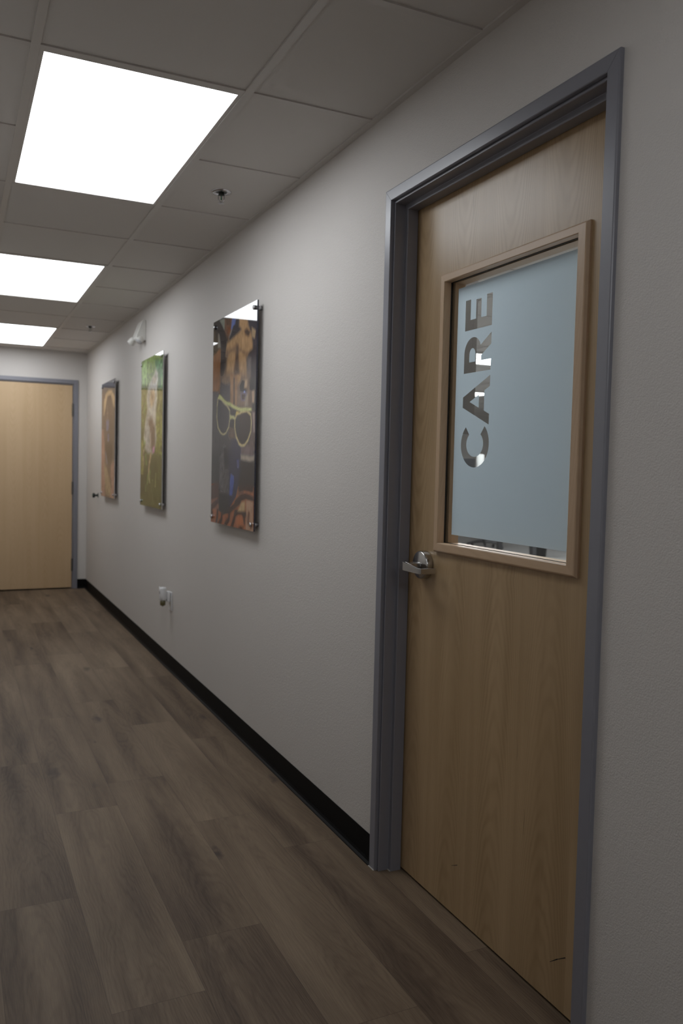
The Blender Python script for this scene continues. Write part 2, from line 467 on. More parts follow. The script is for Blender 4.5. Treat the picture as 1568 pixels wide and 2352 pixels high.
# window stop frame, four mitred maple mouldings
IY0, IY1, IZ0, IZ1 = 1.5135, 2.0835, 1.084, 1.8525
UY0, UY1, UZ0, UZ1 = 1.4800, 2.1075, 1.0555, 1.8770
bm = bmesh.new(); uvl = bm.loops.layers.uv.new('UVMap')
xf = XD-.0125; GX = .0865
cor = [((UY0, UZ0), (IY0, IZ0)), ((UY1, UZ0), (IY1, IZ0)), ((UY1, UZ1), (IY1, IZ1)), ((UY0, UZ1), (IY0, IZ1))]
def lerp(a, b, t): return (a[0]+(b[0]-a[0])*t, a[1]+(b[1]-a[1])*t)
prof = [(XD, 0.0), (XD-.0055, 0.0), (xf+.001, .14), (xf, .24), (xf, .93), (xf+.0015, 1.0), (GX-.0005, 1.0), (GX-.0005, .6), (XD, .6)]
for i in range(4):
    j = (i+1) % 4; rows = []
    for a in (cor[i], cor[j]):
        rows.append([bm.verts.new((x, *lerp(a[0], a[1], t))) for x, t in prof])
    A, B = rows; n = len(prof); fs = []
    for k in range(n):
        fs.append(bm.faces.new([A[k], A[(k+1) % n], B[(k+1) % n], B[k]]))
    fs += [bm.faces.new(A), bm.faces.new(B[::-1])]
    for f in fs:
        for lp in f.loops:
            c = lp.vert.co
            lp[uvl].uv = (c.z*1.0+.2+c.x, c.y+i) if i in (0, 2) else (c.y*1.0+.7+c.x, c.z+i)
obj('window_frame', loc(bm, d1), M['maple_solid'], leaf).location = (0, 0, 0)
# gasket line and glass
bm = bmesh.new()
for a in ((IY1-.002, IY1+.010, IZ0-.01, IZ1+.01), (IY0-.012, IY0+.002, IZ0-.01, IZ1+.01)):
    box(bm, GX-.0004, GX+.0022, *a)
for a in ((IY0+.002, IY1-.002, IZ1-.0015, IZ1+.01), (IY0+.002, IY1-.002, IZ0-.01, IZ0+.0015)):
    box(bm, GX-.0004, GX+.0022, *a)
obj('glazing_gasket', loc(bm, d1), M['gasket'], leaf)
bm = bmesh.new(); box(bm, GX+.0022, GX+.0082, OY0+.001, OY1-.001, OZ0+.001, OZ1-.001)
obj('glass_pane', loc(bm, d1), M['glass'], leaf)
# inner-side stop
bm = bmesh.new()
for a in ((OY0, OY0+.022, OZ0, OZ1), (OY1-.022, OY1, OZ0, OZ1), (OY0+.022, OY1-.022, OZ0, OZ0+.016), (OY0+.022, OY1-.022, OZ1-.016, OZ1)):
    box(bm, GX+.0085, XD+TH+.012, a[0]+.0003, a[1]-.0003, a[2]+.0003, a[3]-.0003)
uvset(bm, lambda c, f: (c.y+c.x, c.z))
obj('inner_stop', loc(bm, d1), M['maple_solid'], leaf)
# frosted film with the word cut clear; text reads upwards: s runs up (z), t runs to the left (y)
def arc(cs, ct, rx, ry, a0, a1, n=28):
    return [(cs+rx*math.cos(math.radians(a0+(a1-a0)*i/n)), ct+ry*math.sin(math.radians(a0+(a1-a0)*i/n))) for i in range(n+1)]
def letter_E():
    w = .0885
    return [[(0, 0), (w, 0), (w, .0265), (.029, .0265), (.029, .052), (.0825, .052), (.0825, .0775), (.029, .0775), (.029, .104), (w-.002, .104), (w-.002, .13), (0, .13)]], []
def letter_R():
    outer = [(0, 0), (.030, 0), (.030, .0475), (.044, .0475), (.071, 0), (.1035, 0), (.0735, .051)]
    outer += arc(.054, .0875, .0455, .0425, -58, 90) + [(0, .13)]
    hole = [(.030, .0745), (.050, .0745)] + arc(.051, .0895, .018, .015, -88, 88, 16) + [(.050, .1045), (.030, .1045)]
    return [outer], [hole]
def letter_A():
    return [[(0, 0), (.0295, 0), (.0395, .0255), (.0955, .0255), (.1055, 0), (.136, 0), (.0825, .13), (.0530, .13)]], [[(.0490, .0505), (.0860, .0505), (.0675, .0965)]]
def letter_C():
    return [arc(.0655, .065, .0660, .0685, 42, 318, 44) + arc(.0655, .065, .0360, .0415, 318, 42, 44)], []
TB = 1.8765
FY0, FY1, FZ0, FZ1 = 1.530, 2.046, 1.1115, 1.8275
loops = [[(FY0, FZ0), (FY1, FZ0), (FY1, FZ1), (FY0, FZ1)]]; islands = []
for fn, z0 in ((letter_C, 1.3105), (letter_A, 1.4285), (letter_R, 1.5785), (letter_E, 1.6995)):
    a, b = fn()
    loops += [[(TB+t, z0+s) for s, t in L] for L in a]
    islands += [[(TB+t, z0+s) for s, t in L] for L in b]
def fill(bm, lps, x):
    es = []
    for L in lps:
        vs = [bm.verts.new((x, y, z)) for y, z in L]
        es += [bm.edges.new((vs[i], vs[(i+1) % len(vs)])) for i in range(len(vs))]
    bmesh.ops.triangle_fill(bm, edges=es, use_beauty=True, use_dissolve=False)
bm = bmesh.new(); fill(bm, loops, GX+.0018)
for L in islands: fill(bm, [L], GX+.0018)
tag(obj('frosted_film', loc(bm, d1), M['film'], leaf), 'bluish frosted film with the word CARE left clear')
# lever handle
RY, RZ = 2.163, 1.009
bm = bmesh.new(); lathe(bm, [(.0425, XD), (.0430, XD-.002), (.0430, XD-.018), (.0420, XD-.0225), (.0395, XD-.0245), (.020, XD-.0250), (.0175, XD-.026)], 48, (0, RY, RZ), 'x')
rose = obj('handle_rose', loc(bm, d1), M['steel'], d1, True)
bm = bmesh.new()
lathe(bm, [(.0130, XD-.024), (.0125, .012)], 24, (0, RY, RZ-.004), 'x')
prof = [(.0015, 2.180), (.010, 2.180), (.010, 2.176), (.046, 2.176), (.046, 2.149), (.0125, 2.149), (.0085, 2.142), (.0085, 2.092), (.012, 2.0865), (.058, 2.0865), (.058, 2.0775), (.006, 2.0775), (.0005, 2.083), (0, 2.090)]
prism(bm, prof, -.0085, .0085, 'z')
for v in bm.verts:
    if abs(abs(v.co.z)-.0085) < 1e-6:
        k = max(0, min(1, (v.co.y-2.085)/.09))
        v.co.z = math.copysign(.0082+.0050*k, v.co.z) + RZ-.0095+.0055*k
lev = obj('lever', loc(bm, d1), M['steel'], d1)
bv = lev.modifiers.new('bevel', 'BEVEL'); bv.width = .0012; bv.segments = 2; bv.limit_method = 'ANGLE'
# a dark scuff near the foot of the door, and black scratch marks
# ------------------------------------------------------------------ far door (door_2, trim_2)
t2 = tag(empty('trim_2', ((FX0+FX1)/2, YF, 0)), 'blue-grey metal frame around the far wooden door', 'door frame', kind='structure')
casing_members([(0, 0), (-.010, 0), (-.0115, .0015), (-.0115, .0375), (-.009, .0395), (.004, .0395), (.004, .034), (0, .034)], FX0, FX1, FZT, t2, M['frame'], YF)
bm = bmesh.new(); mitred(bm, [(.11, .030), (.002, .030), (.002, .048), (.006, .0505), (.055, .0505), (.055, .063), (.11, .063)], FX0, FX1, FZT, cfar=YF)
obj('jamb', loc(bm, t2), M['frame'], t2)
d2 = tag(empty('door_2', ((FX0+FX1)/2, YF, 0)), 'pale maple door closing the far end of the corridor', 'door', kind='structure')
bm = bmesh.new(); box(bm, FX0+.0545, FX1-.0545, YF+.008, YF+.052, .014, FZT-.0545)
uvset(bm, lambda c, f: (c.x, c.z))
obj('door_leaf', loc(bm, d2), M['maple_far'], d2)
for z in (1.837, 1.040, .248):
    bm = bmesh.new(); lathe(bm, [(.0065, z-.066), (.0085, z-.064), (.0085, z+.064), (.0065, z+.066)], 14, (FX1-.0515, YF-.001, 0), 'z')
    box(bm, FX1-.0520, FX1-.0508, YF, YF+.008, z-.06, z+.06)
    obj('hinge', loc(bm, d2), M['hinge'], d2)
# lever on its hidden latch side
bm = bmesh.new(); lathe(bm, [(.042, YF+.0085), (.042, YF-.012), (.02, YF-.014), (.012, YF-.05), (.012, YF-.06)], 28, (FX0+.125, 0, 1.0), 'y')
box(bm, FX0+.115, FX0+.225, YF-.066, YF-.052, .99, 1.012)
obj('lever', loc(bm, d2), M['steel'], d2)

# ------------------------------------------------------------------ ceiling lights
def ceiling_light(name, x0, x1, y0, y1, z, label, group, lm):
    t = tag(empty(name, ((x0+x1)/2, (y0+y1)/2, z)), label, 'ceiling light', group)
    bm = bmesh.new(); w = .012
    box(bm, x0, x0+w, y0, y1, z+.002, z+.03); box(bm, x1-w, x1, y0, y1, z+.002, z+.03)
    box(bm, x0+w, x1-w, y0, y0+w, z+.002, z+.03); box(bm, x0+w, x1-w, y1-w, y1, z+.002, z+.03)
    obj('light_frame', loc(bm, t), M['grid'], t)
    bm = bmesh.new(); box(bm, x0+w, x1-w, y0+w, y1-w, z+.006, z+.02)
    obj('diffuser', loc(bm, t), lm, t)
    return t
for k, lb in zip(lights_k, ('added white LED ceiling panel far behind the viewer, out of view', 'white LED ceiling panel over the viewer, out of view', 'nearest of the white LED ceiling panels, largest in view', 'middle white LED ceiling panel, cut by the left edge', 'farthest white LED ceiling panel, just before the end wall')):
    ceiling_light('ceiling_light', TX[1]+.0125, TX[0]-.0125, ys(k)+.0125, ys(k+2)-.0125, H, lb, 'corridor ceiling lights', M[{-4: 'light_near', -8: 'light_back'}.get(k, 'light')])

# ------------------------------------------------------------------ sprinklers
def sprinkler(loc_, label):
    t = tag(empty('sprinkler_head', loc_), label, 'sprinkler', 'ceiling sprinklers')
    bm = bmesh.new(); lathe(bm, [(.030, .0085), (.041, .0085), (.0425, .006), (.040, .002), (.030, -.001), (.0265, .001), (.0255, .0085)], 40)
    obj('escutcheon', bm, M['chrome'], t, True)
    bm = bmesh.new(); lathe(bm, [(.024, .0085), (.024, .004), (.012, .003), (.012, -.008), (.009, -.0095), (.005, -.010)], 24)
    obj('nozzle', bm, M['steel_dark'], t)
    bm = bmesh.new()
    for s in (-1, 1): tube(bm, [(s*.0105, 0, -.005), (s*.0125, 0, -.016), (s*.0115, 0, -.026), (s*.004, 0, -.034), (0, 0, -.036)], .0021, 8)
    obj('frame_arms', bm, M['chrome'], t)
    bm = bmesh.new(); lathe(bm, [(.001, -.010), (.0024, -.012), (.0024, -.026), (.001, -.029)], 10)
    obj('glass_bulb', bm, M['green'], t)
    bm = bmesh.new(); lathe(bm, [(.003, -.034), (.004, -.037), (.0125, -.0395), (.013, -.041), (.003, -.0415)], 24)
    obj('deflector', bm, M['chrome'], t)
    t.rotation_euler = (0, 0, math.radians(-22))
    return t
sprinkler((-.243, 3.335, H), 'chrome ceiling sprinkler beside the nearest light panel')
sprinkler((-.223, 7.074, H), 'small distant ceiling sprinkler near the far end of the corridor')

# ------------------------------------------------------------------ dog pictures on acrylic
ART1 = [["p", [[-0.029, 0.875], [0.198, 0.856], [0.199, 0.73], [0.216, 0.637], [-0.01, 0.639]], [128, 90, 54], 0.012], ["p", [[-0.042, 1.029], [0.149, 1.009], [0.14, 0.891], [0.189, 0.862], [-0.026, 0.829]], [82, 72, 52], 0.02], ["p", [[0.118, 0.999], [0.295, 0.991], [0.291, 0.932]], [120, 124, 114], 0.012], ["p", [[0.121, 0.96], [0.185, 0.91], [0.216, 0.86], [0.119, 0.863]], [122, 118, 110], 0.012], ["p", [[0.286, 0.996], [0.476, 0.976], [0.456, 0.92], [0.392, 0.871], [0.282, 0.927]], [100, 76, 60], 0.012], ["p", [[0.342, 0.949], [0.437, 0.94], [0.424, 0.901], [0.354, 0.907]], [112, 72, 42], 0.02], ["p", [[0.46, 0.975], [0.556, 0.965], [0.542, 0.936], [0.496, 0.936], [0.473, 0.92], [0.43, 0.924]], [84, 100, 150], 0.012], ["p", [[0.439, 0.923], [0.489, 0.918], [0.458, 0.898], [0.416, 0.886], [0.39, 0.888]], [128, 124, 120], 0.012], ["p", [[0.551, 0.969], [1.017, 0.921], [1.028, 0.782], [0.906, 0.792], [0.67, 0.892], [0.443, 0.876], [0.403, 0.887], [0.496, 0.936], [0.538, 0.937]], [58, 55, 64], 0.012], ["p", [[0.916, 0.846], [1.023, 0.844], [1.038, 0.659], [0.811, 0.672], [0.817, 0.783], [0.92, 0.791]], [68, 62, 68], 0.02], ["p", [[0.625, 0.961], [0.812, 0.939], [0.837, 0.905], [0.885, 0.872], [0.918, 0.822], [0.924, 0.794], [0.832, 0.782], [0.805, 0.752], [0.826, 0.671], [0.292, 0.702], [0.301, 0.805], [0.324, 0.855], [0.339, 0.876], [0.426, 0.874], [0.669, 0.903], [0.62, 0.921]], [150, 120, 82], 0.025], ["p", [[0.89, 0.898], [0.979, 0.871], [0.96, 0.837], [0.901, 0.849]], [140, 120, 92], 0.012], ["p", [[0.748, 0.891], [0.793, 0.898], [0.862, 0.877], [0.841, 0.857], [0.772, 0.873]], [78, 62, 54], 0.02], ["p", [[0.325, 0.841], [0.832, 0.788], [0.803, 0.768], [0.578, 0.842], [0.396, 0.815], [0.328, 0.795]], [118, 94, 72], 0.03], ["p", [[0.57, 0.841], [0.611, 0.838], [0.647, 0.682], [0.508, 0.69]], [88, 70, 58], 0.03], ["p", [[0.291, 0.814], [0.362, 0.809], [0.336, 0.7], [0.265, 0.704]], [92, 76, 62], 0.03], ["p", [[0.796, 0.769], [0.894, 0.762], [0.901, 0.667], [0.811, 0.672]], [98, 90, 88], 0.02], ["p", [[0.008, 1.006], [0.141, 0.998], [0.226, 0.957], [0.319, 0.907], [0.339, 0.874], [0.316, 0.838], [0.305, 0.753], [0.257, 0.687], [0.196, 0.708], [0.203, 0.856], [0.156, 0.93], [0.098, 0.953], [0.097, 0.902], [0.051, 0.948], [0.04, 0.974]], [50, 46, 50], 0.012], ["p", [[0.199, 0.73], [0.862, 0.689], [0.906, 0.608], [0.927, 0.529], [0.699, 0.537], [0.415, 0.581], [0.18, 0.626], [0.222, 0.668]], [116, 96, 78], 0.06], ["p", [[0.203, 0.686], [0.442, 0.668], [0.449, 0.583], [0.318, 0.599], [0.189, 0.633]], [78, 74, 78], 0.02], ["p", [[0.438, 0.716], [0.515, 0.711], [0.526, 0.563], [0.45, 0.576]], [138, 106, 72], 0.012], ["p", [[0.535, 0.71], [0.597, 0.706], [0.609, 0.56], [0.546, 0.572]], [138, 106, 72], 0.012], ["p", [[0.516, 0.694], [0.541, 0.693], [0.551, 0.571], [0.526, 0.573]], [74, 60, 54], 0.01], ["p", [[0.597, 0.706], [0.685, 0.7], [0.672, 0.675], [0.61, 0.651]], [150, 116, 74], 0.015], ["p", [[0.734, 0.673], [0.819, 0.668], [0.814, 0.638], [0.761, 0.635]], [150, 128, 100], 0.015], ["p", [[0.711, 0.67], [0.766, 0.666], [0.745, 0.635], [0.807, 0.626], [0.808, 0.613], [0.676, 0.623], [0.658, 0.646]], [38, 34, 38], 0.01], ["p", [[0.676, 0.619], [0.823, 0.615], [0.81, 0.59], [0.774, 0.573], [0.695, 0.583]], [108, 98, 112], 0.012], ["p", [[0.708, 0.611], [0.778, 0.608], [0.772, 0.586], [0.718, 0.585]], [78, 58, 54], 0.01], ["p", [[0.746, 0.624], [0.777, 0.623], [0.778, 0.613], [0.747, 0.614]], [120, 130, 180], 0.006], ["p", [[0.78, 0.59], [0.839, 0.611], [0.844, 0.548], [0.775, 0.55]], [134, 120, 104], 0.015], ["p", [[0.881, 0.649], [0.954, 0.643], [0.957, 0.614], [0.876, 0.618]], [36, 34, 42], 0.012], ["p", [[0.913, 0.611], [0.978, 0.616], [0.968, 0.558], [0.925, 0.559]], [146, 124, 102], 0.012], ["p", [[-0.022, 0.657], [0.159, 0.652], [0.161, 0.627], [0.11, 0.576], [0.125, 0.504], [0.194, 0.449], [0.286, 0.433], [0.391, 0.445], [0.456, 0.495], [0.558, 0.484], [0.612, 0.416], [0.735, 0.373], [1.011, 0.386], [1.01, 0.308], [-0.023, 0.308]], [80, 77, 78], 0.012], ["p", [[0.927, 0.529], [1.0, 0.526], [1.006, 0.355], [0.752, 0.365], [0.879, 0.396], [0.926, 0.45]], [100, 84, 80], 0.012], ["p", [[0.95, 0.52], [0.986, 0.519], [0.993, 0.433], [0.964, 0.434]], [142, 124, 118], 0.01], ["p", [[0.425, 0.462], [0.534, 0.467], [0.597, 0.408], [0.498, 0.401], [0.411, 0.419]], [100, 84, 72], 0.02], ["p", [[0.456, 0.495], [0.541, 0.487], [0.535, 0.462], [0.45, 0.468]], [56, 50, 52], 0.012], ["p", [[0.489, 0.409], [0.596, 0.411], [0.712, 0.373], [0.716, 0.324], [0.47, 0.325]], [62, 60, 78], 0.02], ["p", [[0.146, 0.617], [0.121, 0.575], [0.123, 0.522], [0.157, 0.473], [0.222, 0.448], [0.286, 0.438], [0.357, 0.444], [0.421, 0.465], [0.449, 0.503], [0.44, 0.543], [0.364, 0.575], [0.218, 0.607]], [72, 70, 73], 0.008], ["p", [[0.561, 0.5], [0.604, 0.522], [0.699, 0.53], [0.83, 0.528], [0.906, 0.512], [0.922, 0.482], [0.909, 0.436], [0.856, 0.399], [0.789, 0.381], [0.735, 0.377], [0.671, 0.387], [0.6, 0.418], [0.556, 0.467]], [64, 53, 48], 0.008], ["p", [[0.572, 0.508], [0.661, 0.509], [0.67, 0.398], [0.577, 0.45]], [52, 48, 50], 0.02], ["s", [[0.146, 0.617], [0.121, 0.575], [0.123, 0.522], [0.157, 0.473], [0.222, 0.448], [0.286, 0.438], [0.357, 0.444], [0.421, 0.465], [0.449, 0.503], [0.44, 0.543], [0.364, 0.575], [0.218, 0.607], [0.146, 0.617]], [160, 152, 116], 0.013, 0.006], ["s", [[0.561, 0.5], [0.604, 0.522], [0.699, 0.53], [0.83, 0.528], [0.906, 0.512], [0.922, 0.482], [0.909, 0.436], [0.856, 0.399], [0.789, 0.381], [0.735, 0.377], [0.671, 0.387], [0.6, 0.418], [0.556, 0.467], [0.561, 0.5]], [164, 150, 104], 0.015, 0.006], ["p", [[0.179, 0.634], [0.29, 0.609], [0.397, 0.587], [0.518, 0.57], [0.617, 0.558], [0.737, 0.548], [0.919, 0.538], [0.924, 0.526], [0.699, 0.534], [0.536, 0.551], [0.416, 0.566], [0.3, 0.593], [0.209, 0.609], [0.134, 0.617]], [162, 163, 104], 0.006], ["p", [[0.446, 0.522], [0.555, 0.514], [0.561, 0.495], [0.506, 0.503], [0.447, 0.5]], [158, 156, 104], 0.006], ["p", [[0.564, 0.513], [0.594, 0.539], [0.683, 0.534], [0.604, 0.522]], [168, 148, 70], 0.008], ["p", [[-0.025, 0.349], [0.219, 0.348], [0.212, 0.194], [-0.012, 0.19]], [66, 65, 65], 0.02], ["p", [[0.2, 0.348], [0.33, 0.347], [0.336, 0.276], [0.453, 0.268], [0.469, 0.063], [0.205, 0.053]], [86, 83, 84], 0.02], ["p", [[0.196, 0.157], [0.463, 0.146], [0.47, 0.058], [0.205, 0.053]], [60, 58, 58], 0.02], ["p", [[0.315, 0.365], [0.427, 0.364], [0.443, 0.28], [0.354, 0.28], [0.324, 0.303]], [48, 44, 48], 0.01], ["p", [[0.436, 0.364], [0.722, 0.37], [0.707, 0.261], [0.663, 0.193], [0.617, 0.141], [0.519, 0.095], [0.454, 0.093], [0.456, 0.224]], [54, 53, 74], 0.015], ["p", [[0.489, 0.249], [0.568, 0.236], [0.57, 0.209], [0.532, 0.146], [0.458, 0.142], [0.467, 0.198]], [52, 78, 140], 0.01], ["p", [[0.611, 0.32], [0.678, 0.312], [0.682, 0.265], [0.632, 0.269]], [60, 64, 104], 0.015], ["p", [[0.714, 0.371], [0.985, 0.368], [0.98, 0.334], [0.717, 0.339]], [104, 88, 86], 0.02], ["p", [[0.709, 0.339], [0.988, 0.33], [0.983, 0.305], [0.711, 0.314]], [144, 132, 118], 0.02], ["p", [[0.703, 0.307], [0.983, 0.302], [0.991, 0.196], [0.663, 0.19], [0.699, 0.261]], [56, 46, 42], 0.015], ["p", [[-0.033, 0.193], [0.126, 0.197], [0.189, 0.19], [0.204, 0.064], [0.327, 0.047], [0.452, 0.063], [0.468, 0.084], [0.617, 0.141], [0.663, 0.192], [0.839, 0.197], [0.999, 0.197], [1.016, -0.017], [-0.026, -0.018]], [136, 84, 48], 0.008], ["p", [[-0.032, 0.19], [0.184, 0.188], [0.204, 0.064], [-0.023, 0.067]], [122, 86, 68], 0.01], ["s", [[-0.011, 0.169], [0.184, 0.188]], [84, 62, 54], 0.035, 0.015], ["s", [[-0.009, 0.147], [0.186, 0.164]], [84, 62, 54], 0.035, 0.015], ["s", [[-0.007, 0.128], [0.188, 0.141]], [84, 62, 54], 0.035, 0.015], ["s", [[0.007, 0.078], [0.095, 0.09], [0.191, 0.111]], [84, 62, 54], 0.035, 0.015], ["s", [[0.176, 0.056], [0.168, 0.028], [0.142, -0.001]], [62, 42, 34], 0.03, 0.02], ["s", [[0.289, 0.051], [0.282, 0.024], [0.228, -0.0]], [62, 42, 34], 0.03, 0.02], ["s", [[0.469, 0.067], [0.454, 0.031], [0.367, -0.001]], [62, 42, 34], 0.03, 0.02], ["s", [[0.486, 0.075], [0.604, 0.1], [0.71, 0.122]], [62, 42, 34], 0.03, 0.02], ["s", [[0.607, 0.065], [0.584, 0.037], [0.527, -0.001]], [62, 42, 34], 0.03, 0.02], ["s", [[0.611, 0.115], [0.717, 0.139], [0.827, 0.152], [0.973, 0.144]], [62, 42, 34], 0.03, 0.02], ["s", [[0.615, 0.066], [0.722, 0.076], [0.834, 0.071]], [62, 42, 34], 0.03, 0.02], ["s", [[0.681, 0.178], [0.785, 0.189], [0.97, 0.186]], [62, 42, 34], 0.03, 0.02], ["s", [[0.795, 0.063], [0.806, 0.03], [0.712, -0.002]], [62, 42, 34], 0.03, 0.02], ["s", [[-0.002, 0.068], [0.03, 0.041]], [62, 42, 34], 0.03, 0.02], ["p", [[0.649, 0.162], [0.778, 0.17], [0.772, 0.157], [0.65, 0.15]], [92, 66, 56], 0.02], ["p", [[0.734, 0.121], [0.813, 0.13], [0.817, 0.082], [0.656, 0.074]], [160, 134, 92], 0.02], ["p", [[0.674, 0.058], [0.755, 0.061], [0.823, 0.014], [0.628, 0.004]], [156, 92, 36], 0.03], ["p", [[0.836, 0.139], [0.989, 0.135], [1.0, -0.002], [0.84, 0.001]], [146, 114, 88], 0.015], ["s", [[0.896, 0.075], [0.891, 0.042]], [96, 64, 44], 0.03, 0.02]]
ART2 = [["p", [[-0.248, 0.854], [1.248, 0.773], [1.272, 0.468], [-0.22, 0.495]], [112, 112, 66], 0.05], ["p", [[-0.223, 0.531], [1.269, 0.499], [1.311, -0.021], [-0.176, -0.079]], [88, 92, 56], 0.06], ["p", [[-0.201, 0.251], [0.317, 0.255], [0.331, 0.078], [-0.189, 0.094]], [70, 76, 52], 0.04], ["p", [[0.639, 0.962], [1.031, 0.947], [1.045, 0.766], [0.832, 0.777]], [84, 116, 80], 0.03], ["p", [[0.034, 0.977], [0.26, 0.989], [0.273, 0.826], [0.045, 0.838]], [132, 156, 94], 0.03], ["p", [[0.715, 0.576], [1.017, 0.598], [0.995, 0.347], [0.732, 0.361]], [122, 122, 62], 0.04], ["p", [[0.023, 0.456], [0.174, 0.488], [0.171, 0.212], [0.016, 0.211]], [128, 126, 66], 0.03], ["p", [[0.312, 0.316], [0.78, 0.316], [0.79, 0.186], [0.323, 0.18]], [78, 84, 54], 0.04], ["p", [[0.697, 0.913], [0.789, 0.875], [0.81, 0.835], [0.761, 0.78], [0.776, 0.709], [0.728, 0.633], [0.717, 0.543], [0.769, 0.451], [0.703, 0.387], [0.55, 0.349], [0.358, 0.356], [0.182, 0.392], [0.151, 0.468], [0.213, 0.57], [0.305, 0.655], [0.27, 0.738], [0.333, 0.802], [0.464, 0.842], [0.61, 0.873]], [152, 147, 136], 0.035], ["p", [[0.469, 0.782], [0.636, 0.774], [0.658, 0.721], [0.589, 0.678], [0.478, 0.662], [0.426, 0.718]], [160, 140, 112], 0.04], ["p", [[0.533, 0.858], [0.691, 0.874], [0.722, 0.821], [0.513, 0.813]], [150, 140, 122], 0.02], ["p", [[0.494, 0.754], [0.601, 0.749], [0.587, 0.704], [0.512, 0.707]], [136, 116, 94], 0.03], ["p", [[0.369, 0.586], [0.53, 0.601], [0.664, 0.531], [0.702, 0.4], [0.548, 0.369], [0.408, 0.464]], [108, 92, 80], 0.045], ["p", [[0.316, 0.526], [0.43, 0.55], [0.442, 0.39], [0.328, 0.37]], [150, 146, 136], 0.02], ["p", [[0.435, 0.483], [0.49, 0.509], [0.517, 0.402], [0.452, 0.389]], [140, 128, 116], 0.012], ["p", [[0.592, 0.401], [0.665, 0.402], [0.659, 0.364], [0.586, 0.362]], [168, 116, 144], 0.02], ["s", [[0.503, 0.349], [0.44, 0.296], [0.407, 0.228], [0.46, 0.168]], [150, 128, 96], 0.045, 0.015], ["s", [[0.205, 0.419], [0.138, 0.371], [0.154, 0.288]], [152, 134, 104], 0.04, 0.02], ["s", [[0.089, 0.599], [0.12, 0.523]], [112, 132, 74], 0.012882419865186987, 0.03], ["s", [[0.189, 0.869], [0.227, 0.838]], [84, 96, 54], 0.022095150111215944, 0.03], ["s", [[0.193, 0.7], [0.165, 0.636]], [112, 132, 74], 0.02277743204336241, 0.03], ["s", [[1.03, 0.178], [1.055, 0.153]], [140, 140, 84], 0.014422716726303617, 0.03], ["s", [[0.821, 0.756], [0.832, 0.705]], [70, 80, 50], 0.011549053334675386, 0.03], ["s", [[0.387, 0.216], [0.359, 0.161]], [130, 146, 82], 0.02994438362247892, 0.03], ["s", [[0.995, 0.374], [0.983, 0.329]], [70, 80, 50], 0.024432738981790176, 0.03], ["s", [[0.95, 0.829], [0.967, 0.788]], [130, 146, 82], 0.020808410223867785, 0.03], ["s", [[0.911, 0.814], [0.899, 0.788]], [84, 96, 54], 0.015855849067422906, 0.03], ["s", [[0.149, 0.072], [0.175, -0.015]], [112, 132, 74], 0.008400125556452764, 0.03], ["s", [[0.38, 0.076], [0.414, -0.003]], [70, 80, 50], 0.022960961803752268, 0.03], ["s", [[0.118, 0.396], [0.104, 0.353]], [70, 80, 50], 0.021173812666236604, 0.03], ["s", [[0.207, 0.437], [0.174, 0.399]], [112, 132, 74], 0.025242404846069808, 0.03], ["s", [[0.167, 0.056], [0.203, 0.022]], [70, 80, 50], 0.009368602165698658, 0.03], ["s", [[0.821, 0.41], [0.833, 0.352]], [84, 96, 54], 0.020818631600434262, 0.03], ["s", [[0.896, 0.668], [0.909, 0.631]], [70, 80, 50], 0.0124390003630591, 0.03], ["s", [[0.044, 0.74], [0.023, 0.698]], [140, 140, 84], 0.027133609352686397, 0.03], ["s", [[0.15, 0.922], [0.162, 0.833]], [112, 132, 74], 0.01686516545102458, 0.03], ["s", [[0.984, 0.358], [0.986, 0.327]], [130, 146, 82], 0.012640268478232691, 0.03], ["s", [[0.975, 0.148], [0.968, 0.085]], [84, 96, 54], 0.025589102505261786, 0.03], ["s", [[0.741, 0.218], [0.726, 0.145]], [140, 140, 84], 0.025624296113122842, 0.03], ["s", [[0.594, 0.178], [0.633, 0.112]], [112, 132, 74], 0.008979967331033907, 0.03], ["s", [[0.947, 0.807], [0.96, 0.778]], [112, 132, 74], 0.011679843508696258, 0.03], ["s", [[0.853, 0.121], [0.876, 0.084]], [84, 96, 54], 0.011448334800365759, 0.03], ["s", [[0.482, 0.256], [0.515, 0.197]], [70, 80, 50], 0.027331564299174334, 0.03], ["s", [[0.262, 0.346], [0.293, 0.284]], [112, 132, 74], 0.025255422907868193, 0.03], ["s", [[0.983, 0.54], [0.956, 0.482]], [130, 146, 82], 0.018754286977184842, 0.03], ["s", [[0.946, 0.397], [0.917, 0.368]], [84, 96, 54], 0.02733957710493876, 0.03], ["s", [[0.964, 0.662], [0.989, 0.631]], [112, 132, 74], 0.019954330891243627, 0.03], ["s", [[0.467, 0.24], [0.464, 0.167]], [112, 132, 74], 0.026820442477301726, 0.03], ["s", [[1.008, 0.235], [1.013, 0.185]], [112, 132, 74], 0.026872567025178363, 0.03], ["s", [[0.824, 0.866], [0.839, 0.786]], [84, 96, 54], 0.018530909085975718, 0.03], ["s", [[0.16, 0.451], [0.193, 0.413]], [112, 132, 74], 0.011284753182412724, 0.03], ["s", [[0.645, 0.138], [0.612, 0.092]], [84, 96, 54], 0.019988866436767956, 0.03], ["s", [[0.574, 0.305], [0.58, 0.248]], [70, 80, 50], 0.017045891066242325, 0.03], ["s", [[0.253, 0.168], [0.272, 0.103]], [130, 146, 82], 0.014891996532454078, 0.03], ["s", [[0.983, 0.517], [0.975, 0.443]], [140, 140, 84], 0.025310686422113586, 0.03]]
